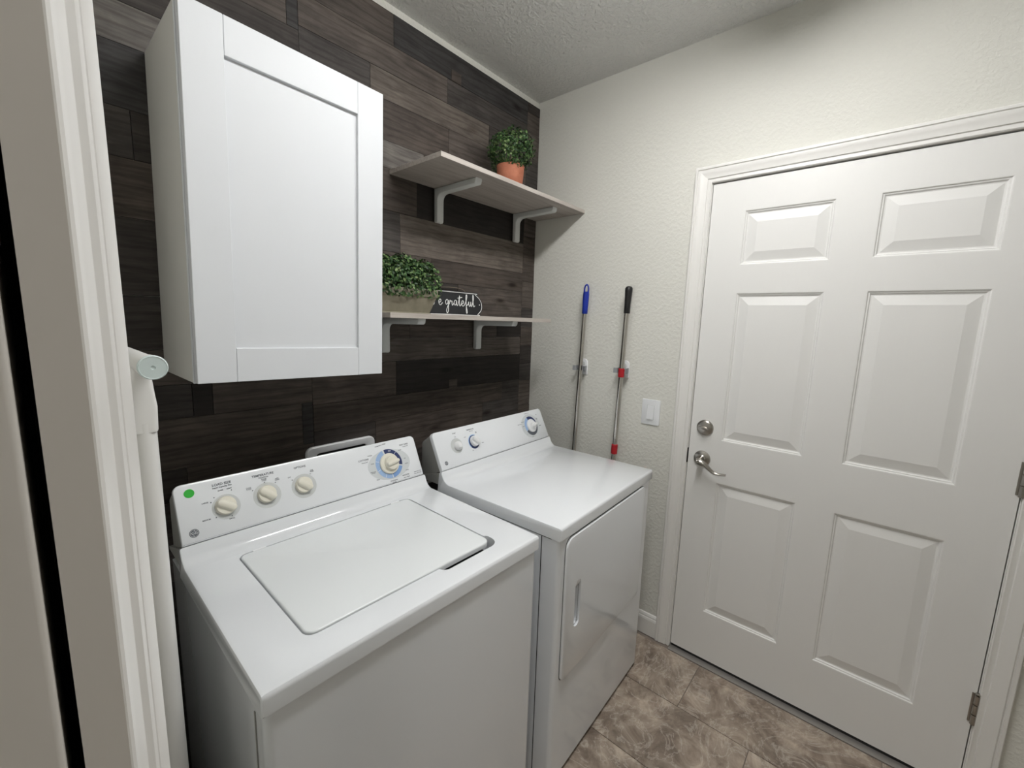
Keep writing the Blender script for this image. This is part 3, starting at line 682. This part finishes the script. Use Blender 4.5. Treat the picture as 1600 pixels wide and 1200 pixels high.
# ------------------------------------------------------------------ sign
sg = thing('plaque_sign', 'small black plaque sign with white script leaning behind the planter', 'sign', (-.608, -.050, ZS2))
tilt = .22; Ms = frame((0, 0, 0), (1, 0, 0), (0, math.sin(tilt), math.cos(tilt)))
hw, hh = .183, .112
half = [(hw-.030, 0), (hw-.030, .010)]
o = [(hw-.022, 0.0), (hw-.021, .012)]
for i in range(0, 9):
    a = -1.05+2.1*i/8; o.append((hw-.052+.052*math.cos(a)+.0, hh/2+.050*math.sin(a)))
o += [(hw-.021, hh-.012), (hw-.022, hh)]
outl = o+[(-x, y) for x, y in o[::-1]]
obj('board', prism(outl, -.006, 0, Ms), m_sign, sg)
bl = inset(outl, .0055)
obj('border', tube([Ms @ Vector((x, y, .0003)) for x, y in bl+[bl[0]]], .0017, 6, caps=False), m_signw, sg)
glyph = dict(b=[[(.05, .3), (.4, 1.6), (.45, 2.2), (.25, 2.0), (.12, 1.0), (.15, .1), (.5, 0), (.65, .5), (.4, .85), (.6, .75), (.9, .8)]],
  e=[[(0, .4), (.45, .55), (.52, .9), (.28, 1.0), (.08, .6), (.15, .1), (.45, .0), (.85, .4)]],
  g=[[(.72, .85), (.42, 1.0), (.12, .65), (.22, .15), (.55, .3), (.75, .9), (.72, 0), (.6, -1.0), (.35, -1.4), (.2, -1.0), (.55, -.2), (1.0, .4)]],
  r=[[(0, .4), (.15, .95), (.2, .75), (.45, .8), (.55, .75), (.52, .3), (.62, .02), (.9, .4)]],
  a=[[(.72, .85), (.42, 1.0), (.12, .6), (.22, .1), (.52, .25), (.74, .9), (.70, .2), (.82, .0), (1.0, .3)]],
  t=[[(.1, .4), (.5, 1.9), (.38, 1.0), (.35, .15), (.5, .0), (.8, .4)], [(.0, 1.42), (.5, 1.5), (1.05, 1.62)]],
  f=[[(0, .4), (.4, 1.2), (.6, 1.9), (.5, 2.2), (.35, 1.7), (.28, .2), (.2, -.9), (.28, -1.35), (.42, -1.0), (.3, 0), (.5, .2), (.85, .5)]],
  u=[[(0, .5), (.1, .9), (.08, .3), (.25, .0), (.5, .35), (.6, .9), (.58, .25), (.72, .0), (.95, .4)]],
  l=[[(0, .4), (.35, 1.4), (.42, 2.1), (.25, 2.1), (.2, 1.2), (.25, .15), (.4, .0), (.6, .2)]])
adv = dict(b=1.55, e=.85, g=1.0, r=.9, a=1.0, t=.8, f=.85, u=.95, l=.65); adv[' '] = .55
u0, un = -.1206, .0255; bm = BM(); x = 0
for ch in 'be grateful':
    for st in glyph.get(ch, []):
        tube([Ms @ Vector((u0+(x+q[0]+.08*q[1])*un, .046+q[1]*un*.95, .0004)) for q in [p[:2] for p in spline([(*p, 0) for p in st], 5)]], .0018, 6, bm=bm)
    x += adv[ch]
obj('script_lettering', bm, m_signw, sg)
bm = BM()
for xx in (hw-.020, -hw+.020): obj('end_dot', prism(circle(.0026, 14, xx, hh/2), .0, .001, Ms), m_signw, sg)
obj('twine_loop', tube(spline([Ms @ Vector(p) for p in ((-.09, hh-.004, -.007), (-.06, hh+.012, -.008), (0, hh+.017, -.008), (.06, hh+.016, -.008), (.085, hh+.008, -.007), (.092, hh-.004, -.007))], 5), .0011, 6), m_twine, sg)

# ------------------------------------------------------------------ washer outlet box on the planks
ob = thing('washer_outlet_box', 'white plastic washer outlet box set in the plank wall', 'outlet box', (-1.1185, -.006, .93))
oo = rrect(-.1325, .1325, -.088, .088, .024, 6); oi = rrect(-.098, .098, -.062, .062, .012, 6)
Mo = frame((0, 0, 0), (1, 0, 0), (0, 0, 1))
bm = solid([[Mo @ Vector((a, c, d)) for a, c in l] for l, d in ((oo, 0), (oo, .008), (inset(oo, .004), .011), (inset(oi, -.003), .011), (oi, .009), (oi, .0005))], False, False)
obj('frame', bm, m_plast, ob, 35)
obj('recess', prism(inset(oi, -.001), .0002, .0008, Mo), m_black, ob)
for xx, mm in ((-.05, m_red), (.03, m_blue)):
    vv = obj('valve', lathe([(.011, .001), (.011, .012), (.008, .014), (.008, .03), (.002, .031)], 16, Mo @ Matrix.Translation((xx, .03, 0))), m_nickel, ob, 40)
    obj('valve_handle', prism(rrect(xx-.018, xx+.018, .025, .035, .004, 3), .031, .036, Mo), mm, vv)

# ------------------------------------------------------------------ broom and mop handles with wall clips
def clip(y, z, label):
    t = thing('broom_clip', label, 'clip', (0, y, z), 0, 'white wall clips for the handles')
    Mw = frame((0, 0, 0), (0, -1, 0), (0, 0, 1))
    obj('plate', prism(rrect(-.021, .021, -.034, .046, (.003, .003, .020, .020), 6), .0005, .007, Mw, bev=.0015), m_lever, t, 40)
    obj('plate_hook', prism(rrect(-.010, .010, .010, .032, .009, 5), .006, .009, Mw, bev=.001), m_grey, t, 40)
    bb = BM(); box(bb, -.020, -.006, -.016, .016, -.016, .004, .002); obj('clip_base', bb, m_lever, t)
    for s in (-1, 1):
        y_ = s
        a = [(-.020, s*.018, z_) for z_ in (0,)]
        pts = spline([(-.010, s*.016, 0), (-.020, s*.025, 0), (-.034, s*.021, 0), (-.045, s*.0205, 0), (-.051, s*.036, 0)], 4)
        bb = BM(); L = []
        for i, p in enumerate(pts):
            dd = (pts[min(i+1, len(pts)-1)]-pts[max(i-1, 0)]).normalized(); nn = Vector((-dd.y, dd.x, 0))*.0013
            L.append([p+nn+Vector((0, 0, .012)), p-nn+Vector((0, 0, .012)), p-nn-Vector((0, 0, .012)), p+nn-Vector((0, 0, .012))])
        obj('clip_arm', solid(L, bm=bb), m_jaw, t)
    return t
clip(-.3521, 1.257, 'white wall clip gripping the blue tipped handle'); clip(-.5777, 1.266, 'white wall clip gripping the black tipped handle')
XP = -.036
def pole(name, top, bot, label, cat):
    t = thing(name, label, cat, bot); d = Vector(top)-Vector(bot); return t, d
d1a, d1b = Vector((XP, -.3635, 1.667)), Vector((XP, -.317, .012))
t, d = pole('broom', d1a, d1b, 'steel broom handle with a blue plastic grip on the wall', 'broom'); L = d.length; dn = d.normalized()
Q = Vector((0, 0, 1)).rotation_difference(dn).to_matrix().to_4x4()
obj('shaft', lathe([(.0105, 0), (.0105, L-.10)], 20, Q), m_chrome, t, 40)
gp = [(.0118, L-.142), (.0135, L-.140), (.0140, L-.11), (.0150, L-.07), (.0155, L-.05), (.0140, L-.035)]
gq = lathe(gp, 20, Q @ Matrix.Translation((0, 0, 0)) ); gr = obj('grip', gq, m_blue, t, 50)
lo = spline([Q @ Vector(p) for p in ((0, .011, L-.040), (0, .0105, L-.018), (0, .005, L-.004), (0, -.005, L-.004), (0, -.0105, L-.018), (0, -.011, L-.040))], 5)
obj('hanging_loop', tube(lo, .0042, 8), m_blue, gr, 50)
d2a, d2b = Vector((XP-.004, -.587, 1.652)), Vector((XP-.004, -.547, .012))
t, d = pole('mop', d2a, d2b, 'steel mop handle with a black grip and red collars', 'mop'); L = d.length; dn = d.normalized()
Q = Vector((0, 0, 1)).rotation_difference(dn).to_matrix().to_4x4()
obj('shaft', lathe([(.0115, 0), (.0115, L-.10)], 20, Q), m_chrome, t, 40)
obj('grip', lathe([(.0125, L-.122), (.0140, L-.120), (.0138, L-.08), (.0148, L-.05), (.0170, L-.022), (.0168, L-.010), (.012, L-.002), (.003, L)], 20, Q), m_blackp, t, 50)
def zc(z): return (z-d2b.z)/dn.z
obj('collar', lathe([(.0117, zc(1.235)), (.0145, zc(1.237)), (.0145, zc(1.275)), (.0117, zc(1.277))], 20, Q), m_red, t, 40)
obj('collar', lathe([(.0117, zc(.862)), (.0150, zc(.864)), (.0155, zc(.888)), (.0150, zc(.908)), (.0117, zc(.911))], 20, Q), m_red, t, 40)

# ------------------------------------------------------------------ light switch
sw = thing('light_switch', 'white rocker light switch plate beside the door casing', 'switch', (0, -.718, 1.086))
Mw = frame((0, 0, 0), (0, -1, 0), (0, 0, 1))
obj('plate', prism(rrect(-.0425, .0425, -.0585, .0585, .003, 3), .0005, .006, Mw, bev=.0025), m_plast, sw, 40)
obj('rocker_frame', prism(rrect(-.0172, .0172, -.0335, .0335, .001, 2), .006, .0072, Mw), m_ring, sw)
loops = [[Mw @ Vector(p) for p in l] for l in ([(-.0155, -.032, .006), (.0155, -.032, .006), (.0155, .032, .006), (-.0155, .032, .006)], [(-.0152, -.0318, .0125), (.0152, -.0318, .0125), (.0152, .0318, .0078), (-.0152, .0318, .0078)])]
obj('rocker', solid(loops), m_plast, sw)
bm = BM()
for vv in (.048, -.048): obj('plate_screw', prism(circle(.003, 12, 0, vv), .006, .0066, Mw), m_plast, sw)

# ------------------------------------------------------------------ white tube stand between the washer and the left wall
ts = thing('tube_stand', 'white tube stand with pale blue end cap beside the washing machine', 'stand', (-1.7475, -.60, 0))
hx = .0035; hz = 1.397
obj('cross_tube', tube([(hx, -.098, hz), (hx, .24, hz)], .0150, 24), m_tube, ts, 40)
obj('cap_sleeve', tube([(hx, -.096, hz), (hx, -.060, hz)], .0162, 24), m_tube, ts, 40)
Mc = frame((hx, -.0975, hz), (1, 0, 0), (0, 0, 1))
obj('end_cap', lathe([(.0160, -.004), (.0175, -.002), (.0175, .002), (.0160, .0035), (.0155, .003), (.003, .003), (.0025, .002), (.0005, .002)], 32, Mc), m_pale, ts, 40)
obj('end_cap', lathe([(.0175, 0), (.0175, .004), (.016, .0055), (.002, .0055)], 32, frame((hx, .24, hz), (-1, 0, 0), (0, 0, 1))), m_pale, ts, 40)
obj('upright', tube([(0, 0, .018), (0, 0, 1.30)], .0165, 24), m_tube, ts, 40)
obj('upright_collar', solid([[(cx_+x, y, z) for x, y in rrect(-w_, w_, -.016, .016, .007, 4)] for z, w_, cx_ in ((1.285, .0160, 0), (1.288, .0170, 0), (1.325, .0185, 0), (1.345, .0165, 0), (1.372, .0135, .001), (1.392, .0125, .003))]), m_tube, ts, 40)
obj('foot_tube', tube([(0, -.16, .016), (0, .20, .016)], .0155, 20), m_tube, ts, 40)
